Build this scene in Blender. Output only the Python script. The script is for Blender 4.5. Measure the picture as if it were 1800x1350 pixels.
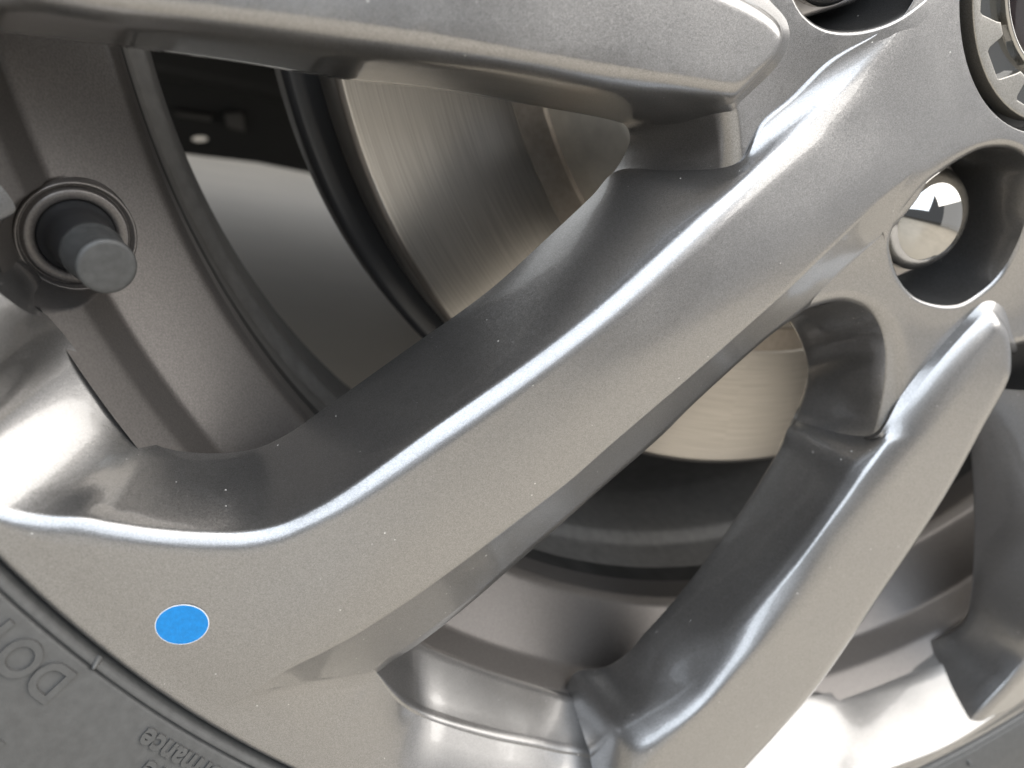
import bpy, math, random
import numpy as np
from mathutils import Matrix, Vector
from mathutils.geometry import delaunay_2d_cdt

random.seed(7)
sc = bpy.context.scene
for o in list(bpy.data.objects):
    bpy.data.objects.remove(o)
COL = sc.collection

# ------------------------------------------------------------------ camera
# Wheel frame (mm): x right, y up in the wheel plane, z out of the wheel
# towards the viewer, origin on the axle. The lens was solved from the rim,
# brake disc, cap and lug hole circles.
CR = np.array([[0.927718970, 0.145086444, -0.343929406],
               [0.0, 0.921372579, 0.388680551],
               [0.373279403, -0.360586321, 0.854774820]])
CC = np.array([-180.155899, -21.050380, 118.900316])
FPX, IW, IH = 1350.6, 1800.0, 1350.0
ROLL = math.radians(12.0)             # true vertical against the lens frame
S = 0.001
cr, sr = math.cos(ROLL), math.sin(ROLL)
MW = np.array([[cr, -sr, 0], [0, 0, -1], [sr, cr, 0]])   # wheel frame -> world


def tw(p):
    return (np.asarray(p, float) @ MW.T) * S


cam_d = bpy.data.cameras.new('camera')
cam = bpy.data.objects.new('camera', cam_d)
COL.objects.link(cam)
M = MW @ CR
mw = Matrix([[M[i][0], M[i][1], M[i][2], tw(CC)[i]] for i in range(3)] + [[0, 0, 0, 1]])
cam.matrix_world = mw
cam_d.sensor_width = 36.0
cam_d.lens = 36.0 * FPX / IW
cam_d.clip_start = 0.005
cam_d.clip_end = 100.0
cam_d.dof.use_dof = True
cam_d.dof.focus_distance = 0.150
cam_d.dof.aperture_fstop = 15.0
sc.camera = cam

# ------------------------------------------------------------------ light
world = bpy.data.worlds.new('World')
sc.world = world
world.use_nodes = True
wb = world.node_tree.nodes['Background']
wb.inputs[0].default_value = (0.62, 0.66, 0.72, 1)
wb.inputs[1].default_value = 0.15


def area(name, loc, target, sx, sy, power, col, spread=180):
    d = bpy.data.lights.new(name, 'AREA')
    d.shape = 'RECTANGLE'
    d.size, d.size_y = sx, sy
    d.energy = power
    d.spread = math.radians(spread)
    d.color = col
    o = bpy.data.objects.new(name, d)
    COL.objects.link(o)
    o.location = loc
    v = Vector(target) - Vector(loc)
    o.rotation_euler = v.to_track_quat('-Z', 'Y').to_euler()
    return o


area('ceiling_daylight', (1.4, -1.1, 1.8), (0.1, -0.1, -0.2), 3.0, 2.6, 72, (1.0, 0.97, 0.925))
area('doorway_daylight', (-0.9, -2.3, 1.7), (-0.1, 0, -0.1), 3.2, 2.6, 66, (0.80, 0.89, 1.0))
area('side_bounce_fill', (3.4, -1.8, 0.8), (0, 0, 0), 4.0, 2.4, 9, (0.98, 0.97, 0.96))  # added fill lamp, stands in for bounce from the unseen side of the room
area('far_door_daylight', (-0.5, 3.4, 0.45), (-0.4, 1.0, -0.3), 3.0, 0.9, 7, (1.0, 0.98, 0.94))

sc.view_settings.view_transform = 'Standard'
sc.view_settings.look = 'None'
sc.view_settings.exposure = 0.8
sc.view_settings.gamma = 1.0
sc.render.engine = 'CYCLES'
sc.cycles.max_bounces = 8

# ------------------------------------------------------------------ helpers


def un(px, py, z):
    d = CR @ np.array([(px - IW / 2) / FPX, -(py - IH / 2) / FPX, -1.0])
    return CC + d * ((z - CC[2]) / d[2])


def sstep(t):
    t = min(1.0, max(0.0, t))
    return t * t * (3 - 2 * t)


def F(x, y):                      # level of the spoke and rim faces
    r = math.hypot(x, y)
    d = (x + 105.0) * 0.49 - (y + 76.0) * 0.87           # across the rib
    crown = -1.7 * (1 - math.exp(-(d / 13.0) ** 2)) * sstep((232 - r) / 32.0) * sstep((r - 40) / 30.0)
    if r > 190:
        return crown + 4.0 - 4.5 * (min(r - 190.0, 42.0) / 42.0) ** 2
    return crown + 4.0 - 9.0 * min(1.0, (190.0 - r) / 150.0) ** 1.25


def HUB(x, y):                    # level of the lower hub flats
    r = math.hypot(x, y)
    return F(x, y) - 4.8 * sstep((r - 46.0) / 40.0)


def on(px, py, fn, off=0.0):
    z = -3.0
    for _ in range(40):
        p = un(px, py, z)
        z += 0.4 * (fn(p[0], p[1]) + off - z)
    return un(px, py, z)


def f(px, py, off=0.0):
    return on(px, py, F, off)


def h(px, py, off=0.0):
    return on(px, py, HUB, off)


def pol(r, th, z=None):
    a = math.radians(th)
    x, y = r * math.cos(a), r * math.sin(a)
    return np.array([x, y, F(x, y) if z is None else z])


def atr(px, py, r):               # point seen at a pixel that lies at radius r
    lo, hi = -60.0, 5.0
    for _ in range(50):
        m = (lo + hi) / 2
        p = un(px, py, m)
        if math.hypot(p[0], p[1]) > r:
            lo = m
        else:
            hi = m
    return un(px, py, (lo + hi) / 2)


def th_of(p):
    return math.degrees(math.atan2(p[1], p[0])) % 360


def crom(P, n, closed=False):     # centripetal Catmull-Rom through rows P
    P = np.asarray(P, float)
    N = len(P)
    out = []
    segs = N if closed else N - 1
    for i in range(segs):
        p1, p2 = P[i % N], P[(i + 1) % N]
        p0 = P[i - 1] if (i > 0 or closed) else 2 * p1 - p2
        p3 = P[(i + 2) % N] if (i + 2 < N or closed) else 2 * p2 - p1
        t0 = 0.0
        t1 = t0 + max(1e-3, np.linalg.norm(p1 - p0)) ** 0.5
        t2 = t1 + max(1e-3, np.linalg.norm(p2 - p1)) ** 0.5
        t3 = t2 + max(1e-3, np.linalg.norm(p3 - p2)) ** 0.5
        for k in range(n):
            t = t1 + (t2 - t1) * k / n
            a1 = (t1 - t) / (t1 - t0) * p0 + (t - t0) / (t1 - t0) * p1
            a2 = (t2 - t) / (t2 - t1) * p1 + (t - t1) / (t2 - t1) * p2
            a3 = (t3 - t) / (t3 - t2) * p2 + (t - t2) / (t3 - t2) * p3
            b1 = (t2 - t) / (t2 - t0) * a1 + (t - t0) / (t2 - t0) * a2
            b2 = (t3 - t) / (t3 - t1) * a2 + (t - t1) / (t3 - t1) * a3
            out.append((t2 - t) / (t2 - t1) * b1 + (t - t1) / (t2 - t1) * b2)
    if not closed:
        out.append(P[-1])
    return np.array(out)


class Cast:
    """Collects the surface patches of the casting; every face knows its part."""

    def __init__(self):
        self.v, self.fc, self.part, self.grp, self.ng = [], [], [], [], 0

    def grid(self, rows, part, closed=False, flip=False):
        n, m = len(rows), len(rows[0])
        self.ng += 1
        b = len(self.v)
        for r in rows:
            self.v.extend(np.asarray(r))
        for i in range(n if closed else n - 1):
            for j in range(m - 1):
                a = b + i * m + j
                c = b + ((i + 1) % n) * m + j
                q = (a, a + 1, c + 1, c)
                self.fc.append(q[::-1] if flip else q)
                self.part.append(part)
                self.grp.append(self.ng)

    def fill(self, poly, holes, zfn, part, step=3.0):
        self.ng += 1
        poly = np.asarray(poly)
        rings = [poly] + [np.asarray(q) for q in holes]
        pts, edges, zz = [], [], []
        for R in rings:
            b = len(pts)
            for k, p in enumerate(R):
                pts.append((p[0], p[1]))
                zz.append(p[2])
                edges.append((b + k, b + (k + 1) % len(R)))
        x0, y0 = poly[:, :2].min(0)
        x1, y1 = poly[:, :2].max(0)
        gx, gy = np.meshgrid(np.arange(x0, x1, step), np.arange(y0, y1, step))
        g = np.c_[gx.ravel(), gy.ravel()]
        g[:, 0] += (np.round((g[:, 1] - y0) / step) % 2) * step / 2
        keep = inside(g, rings)
        allb = np.vstack([R[:, :2] for R in rings])
        for p in g[keep]:
            if np.min(np.hypot(*(allb - p).T)) > step * 0.55:
                pts.append((p[0], p[1]))
                zz.append(zfn(p[0], p[1]))
        vo, eo, fo, ov, oe, of = delaunay_2d_cdt([Vector(p) for p in pts], edges, [], 0, 1e-6)
        V = np.array([(p.x, p.y) for p in vo])
        Z = np.zeros(len(vo))
        for k, src in enumerate(ov):
            Z[k] = zz[src[0]] if src else zfn(V[k, 0], V[k, 1])
        cen = np.array([V[list(t)].mean(0) for t in fo])
        ok = inside(cen, rings)
        b = len(self.v)
        self.v.extend(np.c_[V, Z])
        for t, k in zip(fo, ok):
            if k:
                self.fc.append(tuple(b + i for i in t))
                self.part.append(part)
                self.grp.append(self.ng)


def inside(P, rings):
    c = np.zeros(len(P), bool)
    for R in rings:
        x, y = R[:, 0], R[:, 1]
        j = len(R) - 1
        for i in range(len(R)):
            cond = (y[i] > P[:, 1]) != (y[j] > P[:, 1])
            if cond.any():
                xi = (x[j] - x[i]) * (P[:, 1] - y[i]) / (y[j] - y[i] + 1e-30) + x[i]
                c ^= cond & (P[:, 0] < xi)
            j = i
    return c


def profile(E, K, B, under=True, nw=6, nf=7, bulge=0.0):
    """cross-section from the hidden underside over edge E, wall, K, fillet to B"""
    w = K - E
    L = np.linalg.norm(w)
    w = w / max(L, 1e-6)
    kb = np.linalg.norm(B - K)
    C = np.array([K[0] + (B[0] - K[0]) * .4, K[1] + (B[1] - K[1]) * .4, B[2] - (B[2] - K[2]) * .04])
    pts = []
    nin = np.array([B[0] - E[0], B[1] - E[1], 0.0])
    nin /= max(np.linalg.norm(nin), 1e-6)
    if under:
        pts += [E + nin * 7 + [0, 0, -4.5], E + nin * 3 + [0, 0, -2.6], E + nin * 1.2 + [0, 0, -1.3],
                E + nin * 0.35 + [0, 0, -0.55]]
    nrm = np.array([-w[0] * w[2], -w[1] * w[2], math.hypot(w[0], w[1])])
    for k in range(nw):
        u = k / nw
        pts.append(E + (K - E) * u + nrm * bulge * 4 * u * (1 - u))
    for k in range(nf + 1):
        u = k / nf
        pts.append((1 - u) ** 2 * K + 2 * u * (1 - u) * C + u * u * B)
    return np.array(pts)


def strip(cast, cols, part, n=8, under=True, closed=False, bulge=0.0, flip=False, nw=6, nf=7, hug=None):
    E = crom([c[0] for c in cols], n, closed)
    K = crom([c[1] for c in cols], n, closed)
    B = crom([c[2] for c in cols], n, closed)
    if hug:
        for i in range(hug[0] * n, hug[1] * n + 1):
            E[i][2] = HUB(E[i][0], E[i][1]) + .03
    if not np.isscalar(bulge):
        bl = np.interp(np.arange(len(E)) / n, np.arange(len(cols)), bulge)
    else:
        bl = [bulge] * len(E)
    rows = [profile(e, k, b, under, nw, nf, g) for e, k, b, g in zip(E, K, B, bl)]
    cast.grid(rows, part, closed, flip)
    return B


def u_(p, z):
    return un(p[0], p[1], z)


cast = Cast()

# ------------------------------------------------------------------ rib spoke with the rim face left of it
W1 = []
for th in (184, 187, 189.5):
    W1.append((pol(213, th, -20), pol(222, th, -0.6), pol(226, th)))
for e, z in (((0, 325), -20), ((27, 367), -19), ((-20, 400), -13), ((-45, 450), -9.5), ((-20, 497), -8.5),
             ((15, 527), -9.5), ((50, 550), -12), ((92, 566), -17)):
    p = u_(e, z)
    t = th_of(p) + 0.3
    W1.append((p, pol(222, t, -0.6), pol(226, t)))
for e, k, b, z in (((140, 625), (-110, 822), (-115, 868), -20), ((190, 700), (-10, 882), (-20, 918), -20.5),
                   ((225, 745), (78, 902), (60, 949), -21), ((250, 768), (138, 905), (135, 961), -21.5),
                   ((275, 782), (192, 914), (195, 967), -21.5), ((310, 792), (270, 925), (275, 974), -22),
                   ((370, 797), (352, 931), (360, 981), -22.5), ((420, 794), (430, 930), (440, 979), -23),
                   ((460, 785), (488, 919), (500, 963), -24), ((510, 760), (545, 894), (555, 936), -25),
                   ((560, 725), (600, 862), (625, 901), -26), ((700, 625), (760, 748), (790, 795), -26),
                   ((860, 510), (933, 627), (965, 662), -24), ((960, 420), (1060, 528), (1095, 564), -23.5),
                   ((1040, 345), (1190, 412), (1235, 446), -24), ((1085, 300), (1240, 366), (1285, 402), -24.5)):
    W1.append((u_(e, z), f(*k, -1.9), f(*b)))
W1.append((u_((1190, 300), -17), f(1285, 327, -1.9), f(1333, 358)))
for e, k, b, dk in (((1300, 284), (1322, 295), (1378, 317), -1.8), ((1337, 216), (1374, 251), (1428, 273), -1.6),
                    ((1393, 167), (1427, 205), (1482, 227), -1.2), ((1460, 104), (1494, 141), (1552, 152), -0.8),
                    ((1538, 60), (1554, 80), (1602, 85), -0.45), ((1585, 30), (1592, 37), (1632, 25), -0.3),
                    ((1615, -15), (1622, -9), (1656, -30), -0.2)):
    W1.append((h(*e, -0.2 if dk < -1.7 or dk > -.4 else .03), f(*k, dk), f(*b)))
B1 = strip(cast, W1, 'spoke', n=8, bulge=[0] * 12 + [.2, .3, .3, .6, 1.2, 1.8, 2.2] + [2.5] * 7 + [1.6, .6] + [-.1, -.6, -.5, -.3, -.15, -.1, -.1], hug=(29, 32))

rows = []
for e in crom([c[0] for c in W1[:15]], 8):
    t, re_ = th_of(e), math.hypot(e[0], e[1])
    rows.append(np.array([pol(max(re_ + .8, 212.5), t, -37), pol(max(re_ + .8, 212.5), t, min(e[2] - 3, -24)), pol(re_ + .4, t, e[2] - .8), e]))
cast.grid(rows, 'rim')
CH = []
for c, e, o in (((460, 1204), (463, 1212), -0.2), ((500, 1172), (540, 1201), -2.8), ((560, 1137), (610, 1191), -6),
                ((620, 1100), (660, 1183), -9), ((680, 1062), (690, 1162), -9.8), ((733, 1027), (737, 1131), -9.3),
                ((800, 980), (812, 1073), -8.6), ((900, 907), (908, 990), -8), ((1000, 833), (1015, 896), -6.5),
                ((1060, 780), (1076, 842), -6.5), ((1150, 703), (1165, 764), -6.5), ((1200, 662), (1215, 714), -6.3),
                ((1327, 550), (1345, 597), -6), ((1400, 482), (1424, 536), -5.4), ((1433, 450), (1456, 503), None),
                ((1490, 395), (1515, 449), None), ((1533, 352), (1566, 404), None), ((1580, 316), (1612, 350), None), ((1602, 302), (1628, 322), None)):
    B = f(*c)
    E_ = f(*e, o) if o is not None else h(*e, -0.3)
    K_ = B + (E_ - B) * 0.16
    K_[2] = B[2] + (E_[2] - B[2]) * 0.10
    CH.append((E_, K_, B))
BC = crom([c[2] for c in CH], 8)
rows = []
for e, k, b in zip(crom([c[0] for c in CH], 8), crom([c[1] for c in CH], 8), BC):
    pr = profile(e, k, b, False, 6, 5)
    d = np.array([k[0] - e[0], k[1] - e[1], 0])
    d /= max(np.linalg.norm(d), 1e-6)
    dep = min(1.0, max(0.05, (F(e[0], e[1]) - e[2]) / 5.0))
    hid = [e + d * 6 * dep + [0, 0, -22 * dep], e + d * 3.0 * dep + [0, 0, -11 * dep], e + d * 0.9 * dep + [0, 0, -2.2 * dep],
           e + d * 0.25 * dep + [0, 0, -0.6 * dep]]
    rows.append(np.vstack([hid, pr]))
cast.grid(rows, 'spoke', flip=True)

# lug hole over the brake side: its edge crosses rib and hub flat
LUG = []
for e, b, lev in (((1563, 425), (1556, 424), 0), ((1567, 455), (1560, 458), 0), ((1580, 490), (1574, 495), 0),
                  ((1600, 515), (1596, 521), 0), ((1622, 528), (1620, 535), 0), ((1660, 536), (1660, 544), 0),
                  ((1690, 532), (1693, 540), 0), ((1720, 514), (1726, 521), 0), ((1745, 493), (1752, 499), 0),
                  ((1766, 467), (1774, 472), 0), ((1786, 430), (1795, 434), 0), ((1802, 385), (1812, 386), .1),
                  ((1812, 340), (1824, 336), .4), ((1810, 300), (1824, 288), .8), ((1795, 273), (1804, 258), 1),
                  ((1775, 262), (1778, 245), 1), ((1750, 259), (1746, 242), 1), ((1722, 263), (1714, 249), 1),
                  ((1693, 277), (1680, 261), 1), ((1660, 298), (1636, 282), 1), ((1631, 320), (1600, 303), .95),
                  ((1600, 354), (1568, 345), .62), ((1575, 390), (1550, 388), .2)):
    def lv(x, y, l=lev):
        return l * F(x, y) + (1 - l) * HUB(x, y)
    B = on(*b, lv)
    K = on(*e, lv, -0.7 - 0.9 * lev)
    LUG.append([None, K, B])
lc = np.mean([q[1] for q in LUG], 0)
for q in LUG:
    q[0] = np.array([lc[0] + (q[1][0] - lc[0]) * 0.93, lc[1] + (q[1][1] - lc[1]) * 0.93, -40.0])
BL = strip(cast, LUG, 'hub', n=6, under=False, closed=True, flip=True)

# face of the rib spoke and rim: closed outline on level F
LIP = 232.0
tip = CH[0][2]
th_tip = th_of(tip)
lip_th = np.linspace(th_tip, 184, 60)
lipF = [pol(LIP, t, -0.5) for t in lip_th]
n8 = 8
crease = BC[::-1]              # from the lug hole back to the tip
lugtop = []
for k in range(20, 13, -1):
    lugtop.append(BL[k * 6])
lugtop_d = BL[13 * 6: 20 * 6 + 1][::-1]
ring = [pol(46, t) for t in (285, 300)]
hubarc = [pol(50, t) for t in (168, 150, 120, 90, 60, 30, 0, 330, 310)]
poly = list(B1) + hubarc + list(BL[14 * 6: 20 * 6 + 1]) + list(crease)
edge0 = [tip + (lipF[0] - tip) * k / 4 for k in range(1, 4)]
poly += edge0 + lipF
CAPR = 36.7
caph = [pol(CAPR, t) for t in np.arange(0, 360, 3)]
cast.fill(poly, [caph[::-1]], F, 'spoke', 3.0)
# bore of the hub behind the cap gap
rows = []
for t in np.arange(0, 360, 3):
    p = pol(CAPR, t)
    q = [np.array([p[0] * k, p[1] * k, p[2] + dz]) for k, dz in ((1, 0), (.994, -.12), (.988, -.5), (.985, -1.2), (.98, -12))]
    rows.append(np.array(q))
cast.grid(rows, 'hub', closed=True, flip=False)

# ------------------------------------------------------------------ nose spoke above (runs off to the left)
N0 = []
for e, k, b, ze in (((-120, 42), (-120, 2), (-120, -62), -26), ((30, 62), (30, 22), (30, -36), -26),
                    ((190, 80), (190, 45), (190, -14), -27), ((430, 112), (430, 74), (430, 13), -27),
                    ((600, 139), (600, 96), (600, 33), -27), ((760, 156), (752, 114), (750, 55), -29),
                    ((940, 186), (922, 137), (920, 84), -31), ((1060, 208), (1042, 158), (1040, 105), -33),
                    ((1118, 222), (1112, 166), (1110, 116), -34), ((1180, 228), (1186, 174), (1186, 128), -26)):
    N0.append((u_(e, ze), f(*k, -5.2), f(*b)))
N0.append((u_((1236, 216), -17), f(1237, 181, -5.0), f(1237, 135)))
for e, k, b, dk in (((1272, 204), (1268, 184), (1270, 140), -4.8),
                    ((1290, 197), (1286, 180), (1289, 141), -4.2), ((1307, 180), (1300, 166), (1303, 136), -3.6),
                    ((1330, 157), (1324, 141), (1322, 121), -2.9), ((1352, 136), (1346, 119), (1341, 106), -2.6),
                    ((1368, 117), (1361, 102), (1353, 92), -2.4), ((1383, 93), (1372, 82), (1360, 76), -2.2),
                    ((1390, 66), (1377, 60), (1358, 62), -2.0), ((1386, 38), (1370, 38), (1342, 46), -2.0),
                    ((1365, 10), (1344, 14), (1305, 26), -2.0), ((1320, -22), (1292, -16), (1245, 0), -2.0)):
    N0.append((h(*e, -2.5 if e[0] < 1280 else -0.5), f(*k, dk), f(*b)))
for e, k, b in (((1230, -80), (1205, -66), (1150, -42)), ((1000, -190), (990, -170), (930, -140)),
                ((600, -380), (600, -350), (560, -310)), ((200, -560), (200, -530), (160, -480)),
                ((-120, -700), (-120, -660), (-150, -600))):
    p = f(*k, -3)
    N0.append((np.array([p[0], p[1] + 1.5, -27]), p, f(*b)))
BN0 = strip(cast, N0, 'spoke.001', n=8, bulge=[.5] * 9 + [0] * (len(N0) - 9))
cast.fill(list(BN0), [], F, 'spoke.001', 3.0)

# window tip wall and the hub flat between nose spoke and rib
T = [((1050, 335), (1262, 314), (1312, 306)), ((1088, 290), (1262, 282), (1308, 275)), ((1107, 247), (1260, 243), (1304, 237)),
     ((1103, 225), (1256, 213), (1300, 204)), ((1080, 207), (1248, 179), (1292, 168))]
T = [(u_(e, -34), h(*k, -3.6), h(*b)) for e, k, b in T]
BT = strip(cast, T, 'hub', n=8, flip=False, bulge=-1.2)
L2 = [h(*p) for p in ((1392, 0), (1410, 30), (1438, 52), (1472, 62), (1520, 60), (1570, 44), (1612, 17), (1640, -12))]
c2 = pol(59.4, 178.9)
L2c = c2[:2]
a0, a1 = [math.atan2(q[1] - L2c[1], q[0] - L2c[0]) for q in (L2[-1], L2[0])]
r0, r1 = [np.hypot(*(q[:2] - L2c)) for q in (L2[-1], L2[0])]
while a1 < a0:
    a1 += 2 * math.pi
for k in range(1, 12):
    a = a0 + (a1 - a0) * k / 12
    r = r0 + (r1 - r0) * k / 12
    x, y = L2c[0] + r * math.cos(a), L2c[1] + r * math.sin(a)
    L2.append(np.array([x, y, HUB(x, y)]))
L2 = crom(L2, 5, True)
rows = []
for p in L2:
    d = L2c - p[:2]
    d = d / np.linalg.norm(d)
    rows.append(np.array([[p[0] + d[0] * a, p[1] + d[1] * a, p[2] + dz] for a, dz in
                          ((0, 0), (.25, -.05), (.6, -.3), (.85, -.75), (1.0, -1.6), (1.5, -15), (2.0, -34))]))
cast.grid(rows, 'hub', closed=True)
polyL = list(BT) + [h(1230, 120), h(1230, 40), h(1200, -60), h(1180, -200), h(1250, -380), h(1450, -420),
                    pol(44, 160, None), pol(44, 175), h(1630, 30), h(1590, 78), h(1545, 118), h(1485, 172), h(1425, 232), h(1370, 282),
                    h(1330, 312)]
polyL = [np.array([p[0], p[1], HUB(p[0], p[1])]) for p in polyL]
for i in range(len(BT)):
    polyL[i] = BT[i]
cast.fill(polyL, [L2[::-1]], HUB, 'hub', 2.5)

# ------------------------------------------------------------------ second nose spoke (lower right)
N2 = []
for k, b in (((1046, 1500, -1.2), (1000, 1500)), ((1052, 1430, -3.5), (1046, 1446)), ((1055, 1375, -6.5), (1088, 1402)), ((1060, 1325, -8.5), (1118, 1372))):
    K = f(*k)
    N2.append((np.array([K[0] - 2.2, K[1] + 2.0, -26.0]), K, f(*b)))
E2 = [u_(p, z) for p, z in (((1036, 1226), -22), ((1055, 1204), -21), ((1120, 1130), -20), ((1200, 1040), -21), ((1303, 900), -23.5),
                            ((1360, 810), -25), ((1387, 760), -26), ((1412, 700), -28), ((1420, 660), -29.5))]
K2 = [f(x, y, o) for x, y, o in ((1066, 1296, -8.5), (1083, 1282, -8.5), (1130, 1243, -8.5), (1185, 1203, -8), (1250, 1145, -6.5), (1310, 1085, -5),
                                  (1400, 985, -3.4), (1455, 912, -2.8), (1500, 850, -2.6), (1532, 802, -2.6), (1548, 778, -2.6))]
B2 = [f(*p) for p in ((1140, 1345), (1180, 1304), (1218, 1268), (1262, 1225), (1315, 1168), (1374, 1110), (1467, 1006), (1533, 917), (1590, 845), (1625, 790), (1640, 766))]
DS = np.array([-0.69, -0.72])


def at_s(P, s):
    P = crom(P, 6)
    t = P[:, :2] @ DS
    o = np.argsort(t)
    return np.array([np.interp(s, t[o], P[o, k]) for k in range(3)])


for s_ in np.linspace(198, 108, 14):
    e, k, b = at_s(E2, s_), at_s(K2, s_), at_s(B2, s_)
    if s_ > 188:
        u = (s_ - 188) / 10
        e = e * (1 - u) + np.array([k[0] - 2.2, k[1] + 2.0, -26.0]) * u
    N2.append((e, k, b))
K = f(1549, 781, -2.7)
N2.append((np.array([K[0] + 1.5, K[1] - 1.2, -20.0]), K, f(1641, 765)))
for e, k, b, dk in (((1535, 771), (1562, 762), (1655, 742), -3.0), ((1587, 685), (1612, 690), (1690, 690), -2.8),
                    ((1640, 620), (1666, 622), (1724, 642), -2.6), ((1690, 564), (1712, 570), (1748, 606), -2.6),
                    ((1730, 526), (1740, 546), (1755, 590), -2.6), ((1762, 535), (1759, 560), (1762, 596), -2.6),
                    ((1778, 580), (1771, 582), (1765, 607), -2.4), ((1784, 622), (1778, 617), (1767, 622), -1.6)):
    N2.append((h(*e, -0.4), f(*k, dk), f(*b)))
for k, b in (((1777, 655), (1766, 652)), ((1769, 677), (1756, 673)), ((1727, 753), (1714, 749)), ((1680, 840), (1668, 837)),
             ((1641, 905), (1629, 902)), ((1551, 1040), (1538, 1037)), ((1494, 1127), (1481, 1124)), ((1421, 1228), (1408, 1225)),
             ((1308, 1352), (1296, 1349)), ((1225, 1445), (1215, 1440))):
    K = f(*k, -1.0)
    B = f(*b)
    d = (B - K)
    d[2] = 0
    d /= np.linalg.norm(d)
    N2.append((np.array([K[0] + d[0] * 3.5, K[1] + d[1] * 3.5, -25.0]), K, B))
BN2 = strip(cast, N2, 'spoke.002', n=8, bulge=[0] * 5 + [.8] * 2 + [1.9] * 11 + [.4] + [0] * (len(N2) - 19))
cast.fill(list(BN2), [], F, 'spoke.002', 3.0)

# window fillet and hub flat between rib and second nose spoke
U = [((1330, 590), (1400, 552), (1396, 528), -18), ((1387, 566), (1434, 538), (1432, 517), -22), ((1402, 585), (1480, 530), (1482, 508), -24),
     ((1413, 610), (1520, 544), (1537, 523), -25), ((1419, 632), (1545, 575), (1578, 561), -25.5), ((1422, 650), (1554, 610), (1595, 605), -26),
     ((1420, 675), (1555, 645), (1599, 637), -26), ((1414, 700), (1551, 690), (1593, 676), -26), ((1402, 735), (1543, 730), (1580, 708), -26),
     ((1388, 762), (1532, 770), (1562, 742), -26), ((1366, 805), (1525, 805), (1555, 780), -26)]
U = [(u_(e, z * g), h(*k, -2.0), h(*b)) for (e, k, b, z), g in zip(U, (1.2, 1.25, 1.27, 1.27, 1.25, 1.2, 1.13, 1.09, 1.05, 1.0, .97))]
BU = strip(cast, U, 'hub', n=8, bulge=-1.6)
# right-hand rib spoke: the wall that closes the lower right window
V = []
for e, k, b, z, dk in (((1596, 1190), (1660, 1316), (1672, 1322), -20.5, -1.9), ((1610, 1184), (1678, 1296), (1694, 1303), -21, -1.9),
                       ((1624, 1178), (1695, 1276), (1715, 1284), -21, -1.9), ((1640, 1168), (1716, 1250), (1738, 1257), -18, -1.9),
                       ((1660, 1150), (1742, 1222), (1766, 1229), -17.5, -1.9), ((1680, 1128), (1770, 1192), (1795, 1198), -17.5, -1.9),
                       ((1697, 1095), (1800, 1155), (1825, 1158), -18, -1.9), ((1708, 1050), (1822, 1112), (1850, 1108), -20, -1.9),
                       ((1714, 970), (1838, 1040), (1870, 1035), -22, -1.9), ((1713, 880), (1846, 948), (1879, 941), -24, -1.9),
                       ((1708, 800), (1850, 855), (1884, 843), -24, -1.9), ((1704, 730), (1852, 750), (1890, 728), -24, -1.9),
                       ((1700, 680), (1853, 690), (1892, 668), -24, -1.9)):
    K = f(*k, dk)
    E_ = u_(e, z)
    if k[0] < 1790:
        u = min(1.0, (1790 - k[0]) / 60.0)
        E_ = E_ * (1 - u) + np.array([K[0] - 3.5, K[1] + 3.0, -26.0]) * u
    V.append((E_, K, f(*b)))
BV = strip(cast, V, 'spoke.003', n=8)
polyV = list(BV) + [f(2200, 660), f(2200, 900), f(2100, 1100)]
thV = [th_of(BV[0]) + k for k in (16, 12, 8, 4, 0)]
polyV += [pol(LIP, t, -0.5) for t in thV]
cast.fill(polyV, [], F, 'spoke.003', 4.0)
V2 = [(u_((1705, 740), -26), h(1960, 720, -2), h(1975, 700)), (u_((1722, 700), -26), h(1900, 640, -2), h(1915, 620)),
      (u_((1735, 680), -25), h(1840, 605, -1.6), h(1845, 588)), (u_((1735, 668), -24), h(1800, 604, -1.2), h(1800, 590)),
      (u_((1725, 665), -24), h(1765, 618, -1.2), h(1762, 602)), (u_((1700, 680), -24), h(1730, 660, -1.2), h(1724, 645))]
BV2 = strip(cast, V2, 'hub', n=8)
polyR = list(BU) + [h(1640, 735), h(1690, 690)] + list(BV2[::-1]) + [h(2080, 600), h(2080, 420), h(1900, 395)]
polyR = [np.array([p[0], p[1], HUB(p[0], p[1])]) if i >= len(BU) else p for i, p in enumerate(polyR)]
polyR += list(BL[: 11 * 6 + 1][::-1]) + [h(1550, 398), h(1540, 412), h(1490, 458), h(1440, 500)]
cast.fill(polyR, [], HUB, 'hub', 2.5)

# hub plate carried on round the far side of the cap
rows = []
for t in np.arange(302, 302 + 222, 4):
    rows.append(np.array([np.array([r * math.cos(math.radians(t)), r * math.sin(math.radians(t)), HUB(r * math.cos(math.radians(t)), r * math.sin(math.radians(t))) - .5 - dz])
                          for r, dz in ((40, 0), (46, 0), (52, 0), (60, 0), (70, 0), (82, 0), (88, .4), (90, 2), (90.5, 6), (90, 24))]))
cast.grid(rows, 'hub')

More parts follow.
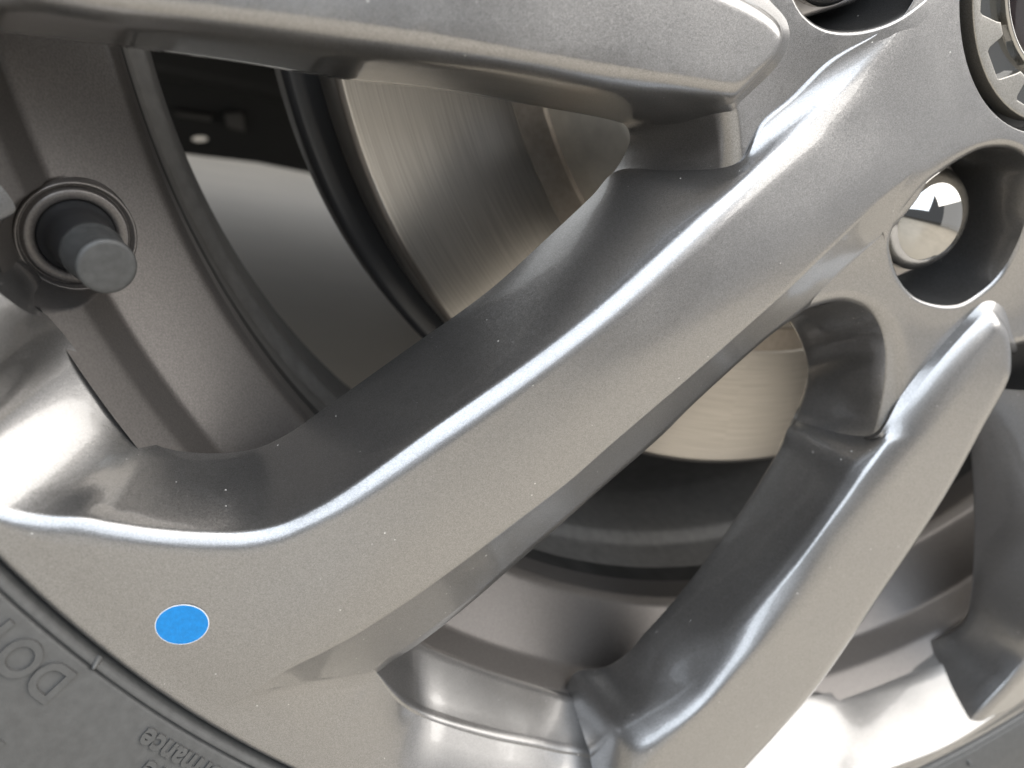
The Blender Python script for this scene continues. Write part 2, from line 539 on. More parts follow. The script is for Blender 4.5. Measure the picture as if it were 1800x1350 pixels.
# ------------------------------------------------------------------ rim: lower face, window ledge, lip
RL = [(atr(640, 1095, 209.5), CH[3][0] + np.array([.3, .6, -.8]), CH[3][0])]
for e, k, b, zk, zb in (((698, 1117), (700, 1208), (690, 1226), -11, -8.6),
                        ((733, 1130), (740, 1237), (733, 1257), -13.2, -10.8), ((787, 1153), (790, 1256), (788, 1278), -13.2, -10.8),
                        ((883, 1187), (870, 1278), (868, 1301), -13.2, -10.8), ((950, 1207), (940, 1292), (940, 1315), -13.2, -10.8),
                        ((996, 1224), (985, 1302), (985, 1325), -13.2, -10.8)):
    RL.append((atr(*e, 209.5), u_(k, zk), u_(b, zb)))
for e, k, b in (((1022, 1228), (1015, 1306), (1015, 1329)), ((1075, 1242), (1080, 1320), (1080, 1343))):
    RL.append((atr(*e, 209.5), u_(k, -13), u_(b, -10.6)))
for e, k, b, re, rk, rb in (((1250, 1245), (1250, 1355), (1250, 1378), 210, 216, 219), ((1423, 1225), (1430, 1372), (1430, 1388), 211, 224, 226),
                            ((1493, 1210), (1520, 1362), (1523, 1372), 213.5, 222.5, 225), ((1567, 1193), (1596, 1338), (1602, 1347), 214, 223.6, 226),
                            ((1610, 1184), (1660, 1312), (1667, 1319), 214, 223.8, 226.2), ((1650, 1170), (1715, 1280), (1722, 1285), 214, 224, 226.4),
                            ((1700, 1150), (1770, 1240), (1780, 1245), 214, 224, 226.4), ((1770, 1110), (1840, 1185), (1850, 1190), 214, 224, 226.4)):
    RL.append((atr(*e, re), atr(*k, rk), atr(*b, rb)))
BR = strip(cast, RL, 'rim', n=8, under=False)
rows = []
for e in crom([c[0] for c in RL], 8):
    t = th_of(e)
    re_ = math.hypot(e[0], e[1])
    rows.append(np.array([pol(209.0, t, -34), pol(min(re_, 210.2), t, min(e[2] - 2, -27)), pol(re_ + .25, t, e[2] - .5), e]))
cast.grid(rows, 'rim')
chl = [c[0] for c in CH[:4]]
top = list(crom([c[0] for c in CH], 8)[:24]) + list(BR)
top[0] = CH[0][2]
rows = []
for p in top:
    t = th_of(p)
    q = pol(LIP, t, -0.5)
    ws = np.linspace(0, 1, 7)
    rr = []
    for s in ws:
        m = p + (q - p) * s
        m[2] = p[2] + (q[2] - p[2]) * (1 - (1 - s) ** 1.7)
        rr.append(m)
    rows.append(np.array(rr))
cast.grid(rows, 'rim', flip=False)
ths = [th_of(p) for p in top]
ths = sorted(set([round(t, 4) for t in list(lip_th) + ths]))
lipprof = ((LIP, -0.5), (233.2, -0.45), (234.2, -0.7), (234.9, -1.3), (235.2, -2.4), (235.0, -6), (234.5, -12))
rows = [np.array([pol(r, t, z) for r, z in lipprof]) for t in ths]
cast.grid(rows, 'rim', flip=True)
rest = np.linspace(ths[-1], ths[0] + 360, 120)
rows = [np.array([pol(r, t, z) for r, z in ((209.5, -20), (212, -6), (216, -3)) + lipprof]) for t in rest]
cast.grid(rows, 'rim', flip=True)


# ------------------------------------------------------------------ materials
def mat(name):
    m = bpy.data.materials.new(name)
    m.use_nodes = True
    nt = m.node_tree
    return m, nt, nt.nodes['Principled BSDF']


def N(nt, kind, **kw):
    n = nt.nodes.new(kind)
    for k, v in kw.items():
        setattr(n, k, v)
    return n


def obj_coords(nt, scale):
    tc = N(nt, 'ShaderNodeTexCoord')
    mp = N(nt, 'ShaderNodeMapping')
    mp.inputs['Scale'].default_value = (scale,) * 3
    nt.links.new(tc.outputs['Object'], mp.inputs[0])
    return mp.outputs[0]


def metallic_paint():
    m, nt, p = mat('gunmetal_metallic_paint')
    L = nt.links
    co = obj_coords(nt, 1000.0)                     # millimetres
    vor = N(nt, 'ShaderNodeTexVoronoi')
    vor.inputs['Scale'].default_value = 10.0         # flakes about 0.1 mm
    L.new(co, vor.inputs['Vector'])
    sub = N(nt, 'ShaderNodeVectorMath', operation='SUBTRACT')
    sub.inputs[1].default_value = (.5, .5, .5)
    L.new(vor.outputs['Color'], sub.inputs[0])
    scl = N(nt, 'ShaderNodeVectorMath', operation='SCALE')
    scl.inputs['Scale'].default_value = 0.10
    L.new(sub.outputs[0], scl.inputs[0])
    geo = N(nt, 'ShaderNodeNewGeometry')
    add = N(nt, 'ShaderNodeVectorMath', operation='ADD')
    L.new(geo.outputs['Normal'], add.inputs[0])
    L.new(scl.outputs[0], add.inputs[1])
    nor = N(nt, 'ShaderNodeVectorMath', operation='NORMALIZE')
    L.new(add.outputs[0], nor.inputs[0])
    L.new(nor.outputs[0], p.inputs['Normal'])
    # orange peel in the lacquer
    nz = N(nt, 'ShaderNodeTexNoise')
    nz.inputs['Scale'].default_value = 0.45
    nz.inputs['Detail'].default_value = 2
    L.new(co, nz.inputs['Vector'])
    bp = N(nt, 'ShaderNodeBump')
    bp.inputs['Strength'].default_value = 0.02
    bp.inputs['Distance'].default_value = 0.0005
    L.new(nz.outputs[0], bp.inputs['Height'])
    L.new(bp.outputs[0], p.inputs['Coat Normal'])
    # flake brightness and settled dust
    cr_ = N(nt, 'ShaderNodeValToRGB')
    cr_.color_ramp.elements[0].color = (0.20, 0.193, 0.188, 1)
    cr_.color_ramp.elements[1].color = (0.34, 0.332, 0.326, 1)
    sepc = N(nt, 'ShaderNodeSeparateColor')
    L.new(vor.outputs['Color'], sepc.inputs[0])
    L.new(sepc.outputs[0], cr_.inputs[0])
    dv = N(nt, 'ShaderNodeTexVoronoi')
    dv.inputs['Scale'].default_value = 0.5
    L.new(co, dv.inputs['Vector'])
    lt = N(nt, 'ShaderNodeMath', operation='LESS_THAN')
    dsep = N(nt, 'ShaderNodeSeparateColor')
    L.new(dv.outputs['Color'], dsep.inputs[0])
    siz = N(nt, 'ShaderNodeMath', operation='MULTIPLY')
    siz.inputs[1].default_value = 0.085
    pw = N(nt, 'ShaderNodeMath', operation='POWER')
    pw.inputs[1].default_value = 4.0
    L.new(dsep.outputs[0], pw.inputs[0])
    L.new(pw.outputs[0], siz.inputs[0])
    L.new(dv.outputs['Distance'], lt.inputs[0])
    L.new(siz.outputs[0], lt.inputs[1])
    mx = N(nt, 'ShaderNodeMix', data_type='RGBA')
    L.new(lt.outputs[0], mx.inputs[0])
    L.new(cr_.outputs[0], mx.inputs[6])
    mx.inputs[7].default_value = (0.62, 0.6, 0.57, 1)
    L.new(mx.outputs[2], p.inputs['Base Color'])
    met = N(nt, 'ShaderNodeMath', operation='SUBTRACT')
    met.inputs[0].default_value = 0.88
    L.new(lt.outputs[0], met.inputs[1])
    met.use_clamp = True
    L.new(met.outputs[0], p.inputs['Metallic'])
    rn = N(nt, 'ShaderNodeTexNoise')
    rn.inputs['Scale'].default_value = 0.06
    rn.inputs['Detail'].default_value = 4
    L.new(co, rn.inputs['Vector'])
    rm = N(nt, 'ShaderNodeMapRange')
    rm.inputs['From Min'].default_value = .3
    rm.inputs['From Max'].default_value = .7
    rm.inputs['To Min'].default_value = 0.28
    rm.inputs['To Max'].default_value = 0.36
    L.new(rn.outputs[0], rm.inputs['Value'])
    L.new(rm.outputs[0], p.inputs['Roughness'])
    p.inputs['Coat Weight'].default_value = 1.0
    p.inputs['Coat Roughness'].default_value = 0.06
    p.inputs['Coat IOR'].default_value = 1.5
    return m


def plain(name, col, rough=.5, metal=0.0, noise=None, bump=None, coat=0.0):
    m, nt, p = mat(name)
    p.inputs['Base Color'].default_value = (*col, 1)
    p.inputs['Roughness'].default_value = rough
    p.inputs['Metallic'].default_value = metal
    p.inputs['Coat Weight'].default_value = coat
    co = obj_coords(nt, 1000.0)
    if noise:
        sc_, amt = noise
        nz = N(nt, 'ShaderNodeTexNoise')
        nz.inputs['Scale'].default_value = sc_
        nz.inputs['Detail'].default_value = 5
        nt.links.new(co, nz.inputs['Vector'])
        rp = N(nt, 'ShaderNodeValToRGB')
        rp.color_ramp.elements[0].position = .3
        rp.color_ramp.elements[1].position = .7
        rp.color_ramp.elements[0].color = (*[c * (1 - amt) for c in col], 1)
        rp.color_ramp.elements[1].color = (*[min(1, c * (1 + amt)) for c in col], 1)
        nt.links.new(nz.outputs[0], rp.inputs[0])
        nt.links.new(rp.outputs[0], p.inputs['Base Color'])
    if bump:
        sc_, st = bump
        nz = N(nt, 'ShaderNodeTexNoise')
        nz.inputs['Scale'].default_value = sc_
        nz.inputs['Detail'].default_value = 4
        nt.links.new(co, nz.inputs['Vector'])
        bp = N(nt, 'ShaderNodeBump')
        bp.inputs['Strength'].default_value = st
        bp.inputs['Distance'].default_value = 0.0005
        nt.links.new(nz.outputs[0], bp.inputs['Height'])
        nt.links.new(bp.outputs[0], p.inputs['Normal'])
    return m


PAINT = metallic_paint()
RUBBER = plain('tyre_rubber', (0.068, 0.067, 0.065), .48, 0, (0.6, .12), (4.0, .15))
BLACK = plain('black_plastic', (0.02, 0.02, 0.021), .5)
CAPPLASTIC = plain('grey_valve_cap_plastic', (0.045, 0.045, 0.044), .45, 0, (0.8, .2), (6, .1))
CHROME = plain('chrome', (0.42, 0.41, 0.39), .05, 1.0)
DARKGLOSS = plain('dark_gloss', (0.03, 0.03, 0.028), .06, 0, coat=1.0)
UNDER = plain('underbody_black', (0.018, 0.018, 0.018), .6)
def steel():
    m, nt, p = mat('turned_steel')
    L = nt.links
    tc = N(nt, 'ShaderNodeTexCoord')
    sp = N(nt, 'ShaderNodeSeparateXYZ')
    L.new(tc.outputs['Object'], sp.inputs[0])
    at = N(nt, 'ShaderNodeMath', operation='ARCTAN2')
    L.new(sp.outputs['X'], at.inputs[0])
    L.new(sp.outputs['Z'], at.inputs[1])
    cx = N(nt, 'ShaderNodeCombineXYZ')
    L.new(sp.outputs['X'], cx.inputs[0])
    L.new(sp.outputs['Z'], cx.inputs[1])
    ln = N(nt, 'ShaderNodeVectorMath', operation='LENGTH')
    L.new(cx.outputs[0], ln.inputs[0])
    mr = N(nt, 'ShaderNodeMath', operation='MULTIPLY')
    mr.inputs[1].default_value = 2200.0
    L.new(ln.outputs['Value'], mr.inputs[0])
    ma = N(nt, 'ShaderNodeMath', operation='MULTIPLY')
    ma.inputs[1].default_value = 5.0
    L.new(at.outputs[0], ma.inputs[0])
    cv = N(nt, 'ShaderNodeCombineXYZ')
    L.new(mr.outputs[0], cv.inputs[0])
    L.new(ma.outputs[0], cv.inputs[1])
    nz = N(nt, 'ShaderNodeTexNoise')
    nz.inputs['Scale'].default_value = 1.0
    nz.inputs['Detail'].default_value = 3
    L.new(cv.outputs[0], nz.inputs['Vector'])
    rp = N(nt, 'ShaderNodeValToRGB')
    e = rp.color_ramp.elements
    e[0].position, e[1].position = .38, .72
    e[0].color = (0.40, 0.372, 0.338, 1)
    e[1].color = (0.50, 0.47, 0.43, 1)
    L.new(nz.outputs[0], rp.inputs[0])
    L.new(rp.outputs[0], p.inputs['Base Color'])
    bp = N(nt, 'ShaderNodeBump')
    bp.inputs['Strength'].default_value = 0.12
    bp.inputs['Distance'].default_value = 0.0001
    L.new(nz.outputs[0], bp.inputs['Height'])
    L.new(bp.outputs[0], p.inputs['Normal'])
    p.inputs['Metallic'].default_value = 1.0
    p.inputs['Roughness'].default_value = 0.33
    return m


STEEL = steel()
BARREL_SHADED = plain('shaded_barrel_paint', (0.03, 0.029, 0.028), .5, .3, (0.12, .3))  # shadowed section of the barrel: its shade is put into the colour
BARREL_LIT = plain('lit_mottled_barrel_paint', (0.14, 0.134, 0.126), .5, .3, (0.3, .16))  # same barrel further in, mottled, coloured lighter where light reaches it
LEDGE_SHADED = plain('shaded_ledge_paint', (0.16, 0.148, 0.14), .42, .75, (2.5, .16), (5, .04))  # darker copy of the wheel paint, shade of ledge and valve recess in colour
FLOOR = plain('tiled_floor', (0.6, 0.54, 0.45), .4, 0, (0.004, .1))
BLUE = plain('blue_paper', (0.0, 0.19, 0.51), .6, 0, (1.2, .12), (4.0, .12))
WHITE = plain('white_paper', (0.8, 0.8, 0.8), .6)
CAPRING = plain('cap_ring_paint', (0.30, 0.285, 0.26), .35, .8, (4.0, .25), coat=.8)
DARKRED = plain('dark_red_gloss', (0.018, 0.012, 0.012), .08, 0, coat=1.0)
NUTDARK = plain('dark_nut_steel', (0.3, 0.28, 0.26), .35, 1.0)
GREYUNDER = plain('grey_underbody_metal', (0.12, 0.115, 0.11), .5, .3)
TEETH0 = 224.5
RUST = plain('brown_rust_film', (0.34, 0.3, 0.26), .4, .95, (0.6, .1))
HAT = plain('pale_cast_iron', (0.72, 0.71, 0.67), .42, 1.0, (0.2, .1))
SHIELDBLACK = plain('dust_shield_black', (0.03, 0.03, 0.031), .35)  # one even black for the dust shield

# ------------------------------------------------------------------ objects


def empty(name, loc=(0, 0, 0), label=None, cat=None):
    o = bpy.data.objects.new(name, None)
    COL.objects.link(o)
    o.location = loc
    o.empty_display_size = .02
    if label:
        o['label'] = label
        o['category'] = cat
    return o


def make(name, V, Fc, m, parent=None, normals=None, smooth=True):
    me = bpy.data.meshes.new(name)
    me.from_pydata([tuple(v) for v in tw(np.asarray(V))], [], [tuple(q) for q in Fc])
    me.materials.append(m)
    if smooth:
        me.polygons.foreach_set('use_smooth', [True] * len(me.polygons))
    me.update()
    if normals is not None:
        me.normals_split_custom_set_from_vertices([tuple(n) for n in normals])
    o = bpy.data.objects.new(name, me)
    COL.objects.link(o)
    if parent:
        o.parent = parent
    return o


wheel = empty('alloy_wheel', (0, 0, 0), 'gunmetal grey alloy wheel with split spokes and black tyre', 'wheel')

# weld the casting, take smooth normals over the whole, then cut it into parts
V = np.array(cast.v)
key = {}
idx = np.empty(len(V), int)
Vw = []
for i, p in enumerate(V):
    k = tuple(np.round(p / 0.02).astype(int))
    if k not in key:
        key[k] = len(Vw)
        Vw.append(p)
    idx[i] = key[k]
Vw = np.array(Vw)
faces, parts, grps = [], [], []
for q, p, g in zip(cast.fc, cast.part, cast.grp):
    r = []
    for i in q:
        j = idx[i]
        if j not in r:
            r.append(j)
    if len(r) >= 3:
        faces.append(r)
        parts.append(p)
        grps.append(g)
fn, gz = [], {}
for r, g in zip(faces, grps):
    P = Vw[r]
    n = np.zeros(3)
    for k in range(len(r)):
        n += np.cross(P[k] - P[0], P[(k + 1) % len(r)] - P[0])
    fn.append(n)
    if P[:, 2].mean() > -11:
        gz[g] = gz.get(g, 0.0) + n[2]
    else:
        gz[g] = gz.get(g, 0.0) + n[2] * 1e-3
for i, g in enumerate(grps):
    if gz[g] < 0:
        faces[i] = faces[i][::-1]
        fn[i] = -fn[i]
vn = np.zeros_like(Vw)
for r, n in zip(faces, fn):
    for j in r:
        vn[j] += n
vn /= np.maximum(np.linalg.norm(vn, axis=1), 1e-12)[:, None]
for part in ('spoke', 'spoke.001', 'spoke.002', 'spoke.003', 'hub', 'rim'):
    sel = [r for r, p in zip(faces, parts) if p == part]
    used = sorted({j for r in sel for j in r})
    mp = {j: k for k, j in enumerate(used)}
    make(part.split('.')[0], Vw[used], [[mp[j] for j in r] for r in sel], PAINT, wheel, vn[used] @ MW.T)


def lathe(name, prof, m, parent=None, seg=256, axis_c=(0, 0), a0=0.0, a1=360.0, smooth=True):
    V, Fc = [], []
    full = abs(a1 - a0 - 360) < 1e-6
    n = seg if full else seg + 1
    for i in range(n):
        a = math.radians(a0 + (a1 - a0) * i / seg)
        for r, z in prof:
            V.append((axis_c[0] + r * math.cos(a), axis_c[1] + r * math.sin(a), z))
    k = len(prof)
    for i in range(seg):
        for j in range(k - 1):
            a = i * k + j
            b = ((i + 1) % n) * k + j
            Fc.append((a, b, b + 1, a + 1))
    return make(name, V, Fc, m, parent, smooth=smooth)


def soft(prof, rad=0.8, n=3):     # round the corners of a lathe profile
    P = [np.array(p, float) for p in prof]
    out = [P[0]]
    for i in range(1, len(P) - 1):
        a, b, c = P[i - 1], P[i], P[i + 1]
        la, lc_ = np.linalg.norm(a - b), np.linalg.norm(c - b)
        r = min(rad, la * .45, lc_ * .45)
        p, q = b + (a - b) / la * r, b + (c - b) / lc_ * r
        for k in range(n + 1):
            u = k / n
            out.append((1 - u) ** 2 * p + 2 * u * (1 - u) * b + u * u * q)
    out.append(P[-1])
    return [tuple(p) for p in out]


VTH = 193.9
prof_l = soft([(214, -18.5), (209.5, -25.2), (207.2, -34.5), (197.8, -42.5), (192, -47.5), (190.8, -51), (190.8, -60)], 1.0, 4)
V_, F_ = [], []
angs = [t for t in np.arange(0, 360, 1.0) if abs(t - VTH) > 4.5] + list(np.arange(VTH - 4.4, VTH + 4.41, .1))
angs = sorted(angs)
fine = []
for p, q in zip(prof_l[:-1], prof_l[1:]):
    m_ = max(1, int(np.hypot(q[0] - p[0], q[1] - p[1]) / 1.0))
    fine += [(p[0] + (q[0] - p[0]) * k / m_, p[1] + (q[1] - p[1]) * k / m_) for k in range(m_)]
fine.append(prof_l[-1])
for t in angs:
    tt = math.radians(t - VTH) * 206.5
    for r, z in fine:
        if abs(tt) < 9.9 and z > -36.2:                     # spot face for the valve
            r = max(r, 206.3 + math.sqrt(9.9 ** 2 - tt * tt))
            if z > -36.2 and z < -33:
                z = -36.2
        V_.append(pol(r, t, z))
m_ = len(fine)
for i in range(len(angs)):
    for j in range(m_ - 1):
        p, q = i * m_ + j, ((i + 1) % len(angs)) * m_ + j
        F_.append((p, q, q + 1, p + 1))
make('valve_ledge', V_, F_, LEDGE_SHADED, wheel)
lathe('barrel', soft([(190.8, -60), (190.8, -68)], 1.2), BARREL_SHADED, wheel)
lathe('inner_barrel', soft([(190.8, -68), (190.8, -82), (187.5, -87), (187, -116), (191, -142), (200, -170), (206, -184), (212, -190), (214, -196)], 1.2), BARREL_LIT, wheel)
lathe('rim_flange', soft([(234.6, -10), (233, -16), (222, -20), (217, -40), (220, -190), (232, -198)], 2), BARREL_SHADED, wheel, 128)

# tyre
tyre = lathe('tyre', soft([(230, -14), (234.6, -9), (235.5, -5.5), (235.8, -3), (236.1, -1.0), (236.6, -0.2), (237.25, 0.1), (237.4, -0.7), (237.75, -0.7),
                           (237.9, 0.25), (246, 3.2), (256, 6.0), (270, 8.0), (286, 6.5), (302, -2), (312, -16), (315, -40), (315, -170),
                           (305, -200), (270, -215), (235, -205)], .5), RUBBER, wheel, 360)

# brake disc
disc = empty('brake_disc', (0, 0, 0), 'bare steel brake disc behind the grey spokes', 'brake disc')
lathe('friction_ring', soft([(109.4, -67.3), (109.7, -67.0), (148.4, -67.0), (150, -68.2), (150, -90), (148, -91)], .4), STEEL, disc, 256)
lathe('rust_band', soft([(101.2, -66.6), (102, -67.3), (109.4, -67.3)], .4), RUST, disc, 256)
lathe('disc_hat', soft([(34, -43.5), (86, -44), (91, -47), (98.5, -60), (101.2, -66.6)], 2.0), HAT, disc, 192)
shield = empty('dust_shield', (0, 0, 0), 'black brake dust shield curving round the disc edge', 'dust shield')
lathe('shield_rim', soft([(146, -97), (153.5, -95), (156.5, -95), (158, -97), (158, -112), (120, -116)], 1.0), SHIELDBLACK, shield, 192)

FLOOR_Z = -0.335
me = bpy.data.meshes.new('floor')
me.from_pydata([(-15, -15, FLOOR_Z), (15, -15, FLOOR_Z), (15, 15, FLOOR_Z), (-15, 15, FLOOR_Z)], [], [(0, 1, 2, 3)])
me.materials.append(FLOOR)
fl = bpy.data.objects.new('floor', me)
COL.objects.link(fl)
fl['kind'] = 'structure'


# ------------------------------------------------------------------ small parts


def frame_from(axis):
    a = np.asarray(axis, float)
    a = a / np.linalg.norm(a)
    t = np.array([0, 1.0, 0]) if abs(a[1]) < .9 else np.array([1.0, 0, 0])
    u = np.cross(t, a)
    u /= np.linalg.norm(u)
    return u, np.cross(a, u), a


def turned(name, base, axis, prof, m, parent=None, seg=48, sides=None):
    """lathe about a free axis; prof = (radius, height along the axis)"""
    u, v, a = frame_from(axis)
    V, Fc = [], []
    n = seg
    for i in range(n):
        an = 2 * math.pi * i / n
        for r, hh in prof:
            V.append(np.asarray(base) + a * hh + (u * math.cos(an) + v * math.sin(an)) * r)
    k = len(prof)
    for i in range(n):
        for j in range(k - 1):
            p, q = i * k + j, ((i + 1) % n) * k + j
            Fc.append((p, q, q + 1, p + 1))
    return make(name, V, Fc, m, parent)


def prism(name, poly, z0, z1, m, parent=None, bev=0.25, holes=()):
    """extruded outline in the wheel plane with a bevelled front edge"""
    c = Cast()
    P = np.asarray(poly, float)
    rings = [P] + [np.asarray(q, float) for q in holes]
    tops = []
    for ri, R in enumerate(rings):
        n = len(R)
        A = sum(R[i, 0] * R[(i + 1) % n, 1] - R[(i + 1) % n, 0] * R[i, 1] for i in range(n))
        sg = (1 if A > 0 else -1) * (1 if ri == 0 else -1)
        d = np.roll(R, -1, 0) - np.roll(R, 1, 0)
        d /= np.maximum(np.linalg.norm(d, axis=1), 1e-9)[:, None]
        nin = np.c_[-d[:, 1], d[:, 0]] * sg
        rows = []
        for i in range(n):
            p = R[i]
            q = p + nin[i] * bev
            mid = p + nin[i] * bev * .3
            rows.append(np.array([[p[0], p[1], z0], [p[0], p[1], z1 - bev], [mid[0], mid[1], z1 - bev * .3], [q[0], q[1], z1]]))
        c.grid(rows, 'x', closed=True, flip=(sg > 0))
        tops.append(np.array([r[-1] for r in rows]))
    c.fill(tops[0], [t for t in tops[1:]], lambda x, y: z1, 'x', 50.0)
    V = np.array(c.v)
    key, Vw_, idx_ = {}, [], []
    for p in V:
        k = tuple(np.round(p / 1e-4).astype(int))
        if k not in key:
            key[k] = len(Vw_)
            Vw_.append(p)
        idx_.append(key[k])
    Fc = []
    for q in c.fc:
        r = list(dict.fromkeys(idx_[i] for i in q))
        if len(r) > 2:
            Fc.append(r)
    o = make(name, Vw_, Fc, m, parent)
    mod = o.modifiers.new('wn', 'WEIGHTED_NORMAL')
    mod.keep_sharp = False
    return o


# centre cap: toothed ring, dark floor, bright bead, gloss middle
cap = make('centre_cap', *(lambda p: (p[0], p[1]))(([pol(33.2, t, -6.2) for t in range(0, 360, 4)] + [np.array([0, 0, -6.2])],
                                                     [(i, (i + 1) % 90, 90) for i in range(90)])), DARKGLOSS, wheel, smooth=False)
NT = 13
ang_off = 0.0
inner = []
for k in range(NT):
    c0 = TEETH0 + k * 360.0 / NT
    for da, r in ((-7.6, 31.2), (-6.8, 31.8), (5.6, 32.1), (6.8, 31.6), (12.5, 28.2), (14.0, 27.2), (19.5, 27.2), (20.3, 28.0)):
        q = pol(r, c0 + da, 0)
        inner.append(q[:2])
outer = [pol(34.1, t, 0)[:2] for t in np.arange(0, 360, 3)]
prism('toothed_ring', outer, -8.5, -4.1, CAPRING, cap, .3, [inner[::-1]])
lathe('bead', soft([(24.0, -6.2), (24.0, -4.6), (24.5, -4.1), (25.2, -4.3), (25.6, -6.2)], .3), CHROME, cap, 128)
lathe('emblem_dome', [(0.01, -4.2), (8, -4.3), (16, -4.6), (22, -5.1), (24.2, -5.7)], DARKRED, cap, 96)

lathe('cap_back', [(0.01, -13.8), (37.5, -14)], BLACK, cap, 64)

# lug nuts deep in their holes
for k, th in enumerate((250.9, 178.9)):
    c = pol(59.4, th, 0)
    domep = [(12.5 * math.sin(math.radians(q)) + .01, -17.2 + 8.4 * math.cos(math.radians(q))) for q in range(0, 91, 5)] + [(12.9, -17.7)]
    nut = lathe('lug_nut', domep, CHROME, wheel, 96, (c[0], c[1]))
    hexp = []
    for i in range(6):
        a = math.radians(60 * i + 14)
        hexp.append((c[0] + 15.6 * math.cos(a), c[1] + 15.6 * math.sin(a)))
    dense = []
    for i in range(6):
        p, q = np.array(hexp[i]), np.array(hexp[(i + 1) % 6])
        for u in (.06, .3, .5, .7, .94):
            dense.append(p + (q - p) * u)
    prism('hex_body', dense, -40, -17.0, NUTDARK, nut, 1.3)
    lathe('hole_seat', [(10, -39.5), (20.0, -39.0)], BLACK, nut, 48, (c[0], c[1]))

# tyre valve on the ledge of the barrel
vb = un(137, 417, -35)
ve = un(189, 469, -15)
vax = ve - vb
vl = np.linalg.norm(vax)
valve = turned('tyre_valve', vb, vax, [(6.4, -3), (6.4, -.6), (6.1, 0), (5.6, .4), (5.2, 2), (5.0, 5), (4.9, vl - 9.5)], BLACK, wheel)
turned('valve_cap', vb, vax, [(4.95, vl - 10), (5.0, vl - 9.2), (4.85, vl - 8.6), (4.62, vl - 8.3), (4.5, vl - 1.0), (4.42, vl - .35), (4.15, vl - .05), (3.6, vl), (0.01, vl + .02)],
       CAPPLASTIC, valve, 64)
turned('valve_seat', vb, vax, [(10.4, -6), (9.75, .05), (9.45, .3), (9.15, .1), (9.0, -1.6), (8.55, -1.6), (8.4, -.15), (8.1, 0), (6.9, 0), (6.5, -.4), (6.4, -4)], LEDGE_SHADED, wheel, 72)

# round sticker
sc0 = f(320.5, 1097.5)
st = empty('round_sticker', tuple(tw(sc0)), 'small round bright blue paper sticker on the rim near the tyre', 'sticker')


e_ = 0.5
snx = -(F(sc0[0] + e_, sc0[1]) - F(sc0[0] - e_, sc0[1])) / (2 * e_)
sny = -(F(sc0[0], sc0[1] + e_) - F(sc0[0], sc0[1] - e_)) / (2 * e_)
su, sv, sn = frame_from((snx, sny, 1.0))


def disc_at(name, c, r, z, m, parent):
    an = np.linspace(0, 2 * math.pi, 72, False)
    V = [su * r * math.cos(a) + sv * r * math.sin(a) + sn * (z - sc0[2] - .06) for a in an]
    V += [su * (r - .03) * math.cos(a) + sv * (r - .03) * math.sin(a) + sn * (z - sc0[2]) for a in an]
    Fc = [(i, (i + 1) % 72, 72 + (i + 1) % 72, 72 + i) for i in range(72)] + [tuple(range(72, 144))]
    return make(name, np.array(V), Fc, m, parent, smooth=False)


disc_at('paper_edge', sc0, 4.27, sc0[2] + .14, WHITE, st)
disc_at('blue_face', sc0, 4.17, sc0[2] + .16, BLUE, st)

# raised lettering on the side wall
TP = [(235.5, -5.5), (236.1, -1.0), (236.6, -0.2), (237.25, 0.1), (237.9, 0.25), (246, 3.2), (256, 6.0), (270, 8.0), (286, 6.5)]


def zt(r):
    return float(np.interp(r, [p[0] for p in TP], [p[1] for p in TP]))


def ty(px, py):
    z = 3.0
    for _ in range(30):
        p = un(px, py, z)
        z = .5 * z + .5 * zt(math.hypot(p[0], p[1]))
    p = un(px, py, z)
    return math.hypot(p[0], p[1]), th_of(p)


def lettering(word, r0, th0, height, align='start', raise_=.35, bold=.0, name='lettering'):
    cu = bpy.data.curves.new('txt', 'FONT')
    cu.body = word
    cu.size = 1.0
    cu.extrude = 0.5
    cu.bevel_depth = 0.02
    cu.bevel_resolution = 1
    cu.offset = bold
    cu.resolution_u = 6
    to = bpy.data.objects.new('txt', cu)
    COL.objects.link(to)
    bpy.context.view_layer.update()
    dg = bpy.context.evaluated_depsgraph_get()
    me = to.evaluated_get(dg).to_mesh()
    P = np.array([tuple(v.co) for v in me.vertices])
    Fc = [tuple(p.vertices) for p in me.polygons]
    to.evaluated_get(dg).to_mesh_clear()
    bpy.data.objects.remove(to)
    k = height / 0.70
    w = P[:, 0].max()
    V = []
    for x, y, z in P:
        if align == 'end':
            x -= w
        r = r0 + y * k
        a = th0 - math.degrees(x * k / r0)
        q = pol(r, a, zt(r) + (raise_ if z > 0 else -.6))
        V.append(q)
    return make(name, V, Fc, RUBBER, tyre, smooth=False)


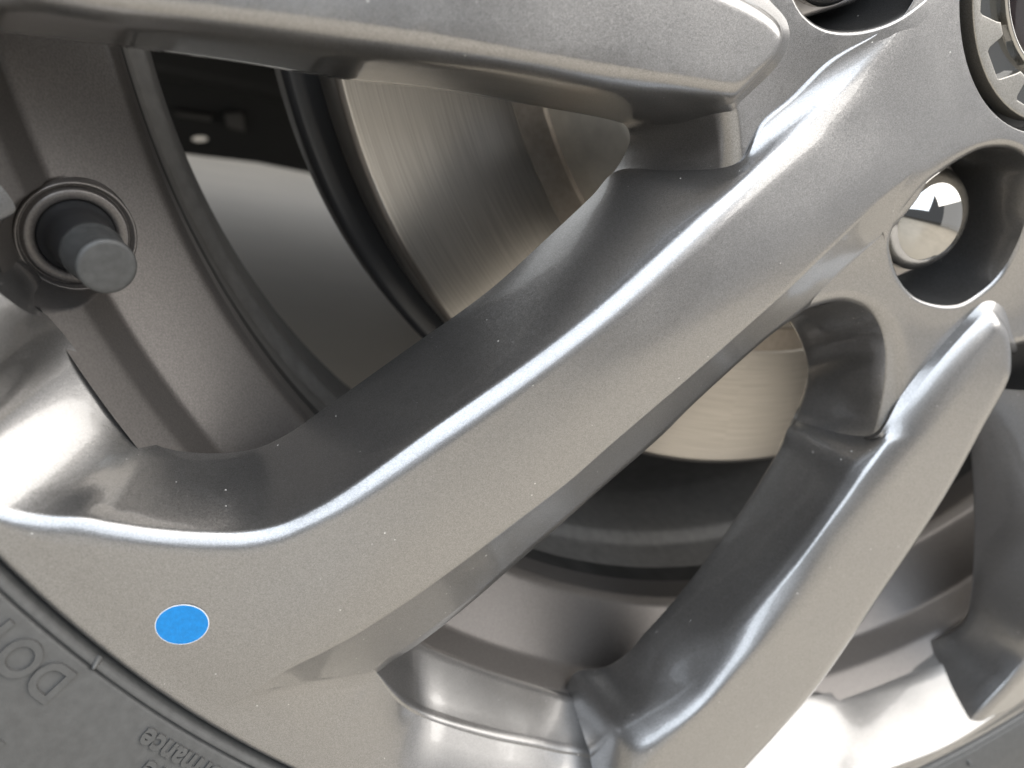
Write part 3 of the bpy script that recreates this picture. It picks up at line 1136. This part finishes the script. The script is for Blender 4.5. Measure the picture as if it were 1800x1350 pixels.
r0, t0 = ty(138, 1186)
r1, _ = ty(92, 1244)
lettering('DOT', r0, t0, r1 - r0, raise_=.6)
r0, t0 = ty(262, 1276)
r1, _ = ty(262, 1303)
lettering('erformance', r0, t0, 3.6, 'end', .5, .01)
r0, t0 = ty(262, 1334)
lettering('ive', r0, t0, 3.6, 'end', .5, .01)
r0, t0 = ty(26, 1318)
lettering('Y', r0, t0, 6.5, 'start', .4)
for px, py in ((172, 1161), (1702, 1338)):
    r, t = ty(px, py)
    nub = pol(r, t, zt(r))
    turned('mould_nub', nub - np.array([0, 0, .6]), (nub[0] * .4, nub[1] * .4, 260), [(.75, 0), (.7, .8), (.5, 1.3), (.35, 2.0), (.01, 2.3)], RUBBER, tyre, 16)

# ------------------------------------------------------------------ under the car, seen through the left window


def plate(name, pxy, z, thick, m, parent=None, holes=()):
    P = [un(x, y, z)[:2] for x, y in pxy]
    H = [[un(x, y, z)[:2] for x, y in hh] for hh in holes]
    return prism(name, P, z - thick, z, m, parent, 2.0, H)


arm = empty('suspension_arm', (0, .42, -.05), 'black suspension arm under the car behind the wheel', 'suspension')
hole = [(392 + 25 * math.cos(a), 205 + 10 * math.sin(a)) for a in np.linspace(0, 2 * math.pi, 24, False)]
plate('arm_plate', [(60, -60), (760, -60), (760, 320), (566, 279), (402, 259), (310, 246), (300, 234), (233, 226), (100, 203)],
      -420, 12, UNDER, arm, [hole])
plate('bracket', [(470, 120), (530, 120), (533, 182), (478, 166)], -405, 10, GREYUNDER, arm)
plate('link', [(311, 108), (430, 128), (430, 148), (320, 128)], -408, 8, GREYUNDER, arm)
body = empty('car_underbody', (0, .9, -.05), 'black underside of the car above the dark floor', 'car underbody')


def slab(name, x0, x1, y0, y1, z0, z1, bev):
    b = (0, .9, -.05)
    me_ = bpy.data.meshes.new(name)
    me_.from_pydata([(x - b[0], y - b[1], z - b[2]) for z in (z0, z1) for x, y in ((x0, y0), (x1, y0), (x1, y1), (x0, y1))], [],
                    [(0, 3, 2, 1), (4, 5, 6, 7), (0, 1, 5, 4), (1, 2, 6, 5), (2, 3, 7, 6), (3, 0, 4, 7)])
    me_.materials.append(UNDER)
    o_ = bpy.data.objects.new(name, me_)
    COL.objects.link(o_)
    o_.parent = body
    m_ = o_.modifiers.new('bevel', 'BEVEL')
    m_.width = bev
    m_.segments = 3


slab('floor_pan', -2.6, 1.6, .24, 2.25, -.04, .30, .03)
slab('crossmember', -1.2, 1.2, .62, .70, -.075, -.038, .012)
slab('frame_rail', -2.4, 1.4, .95, 1.03, -.07, -.038, .012)
slab('sill', -2.4, 1.4, 2.10, 2.24, -.085, -.038, .02)
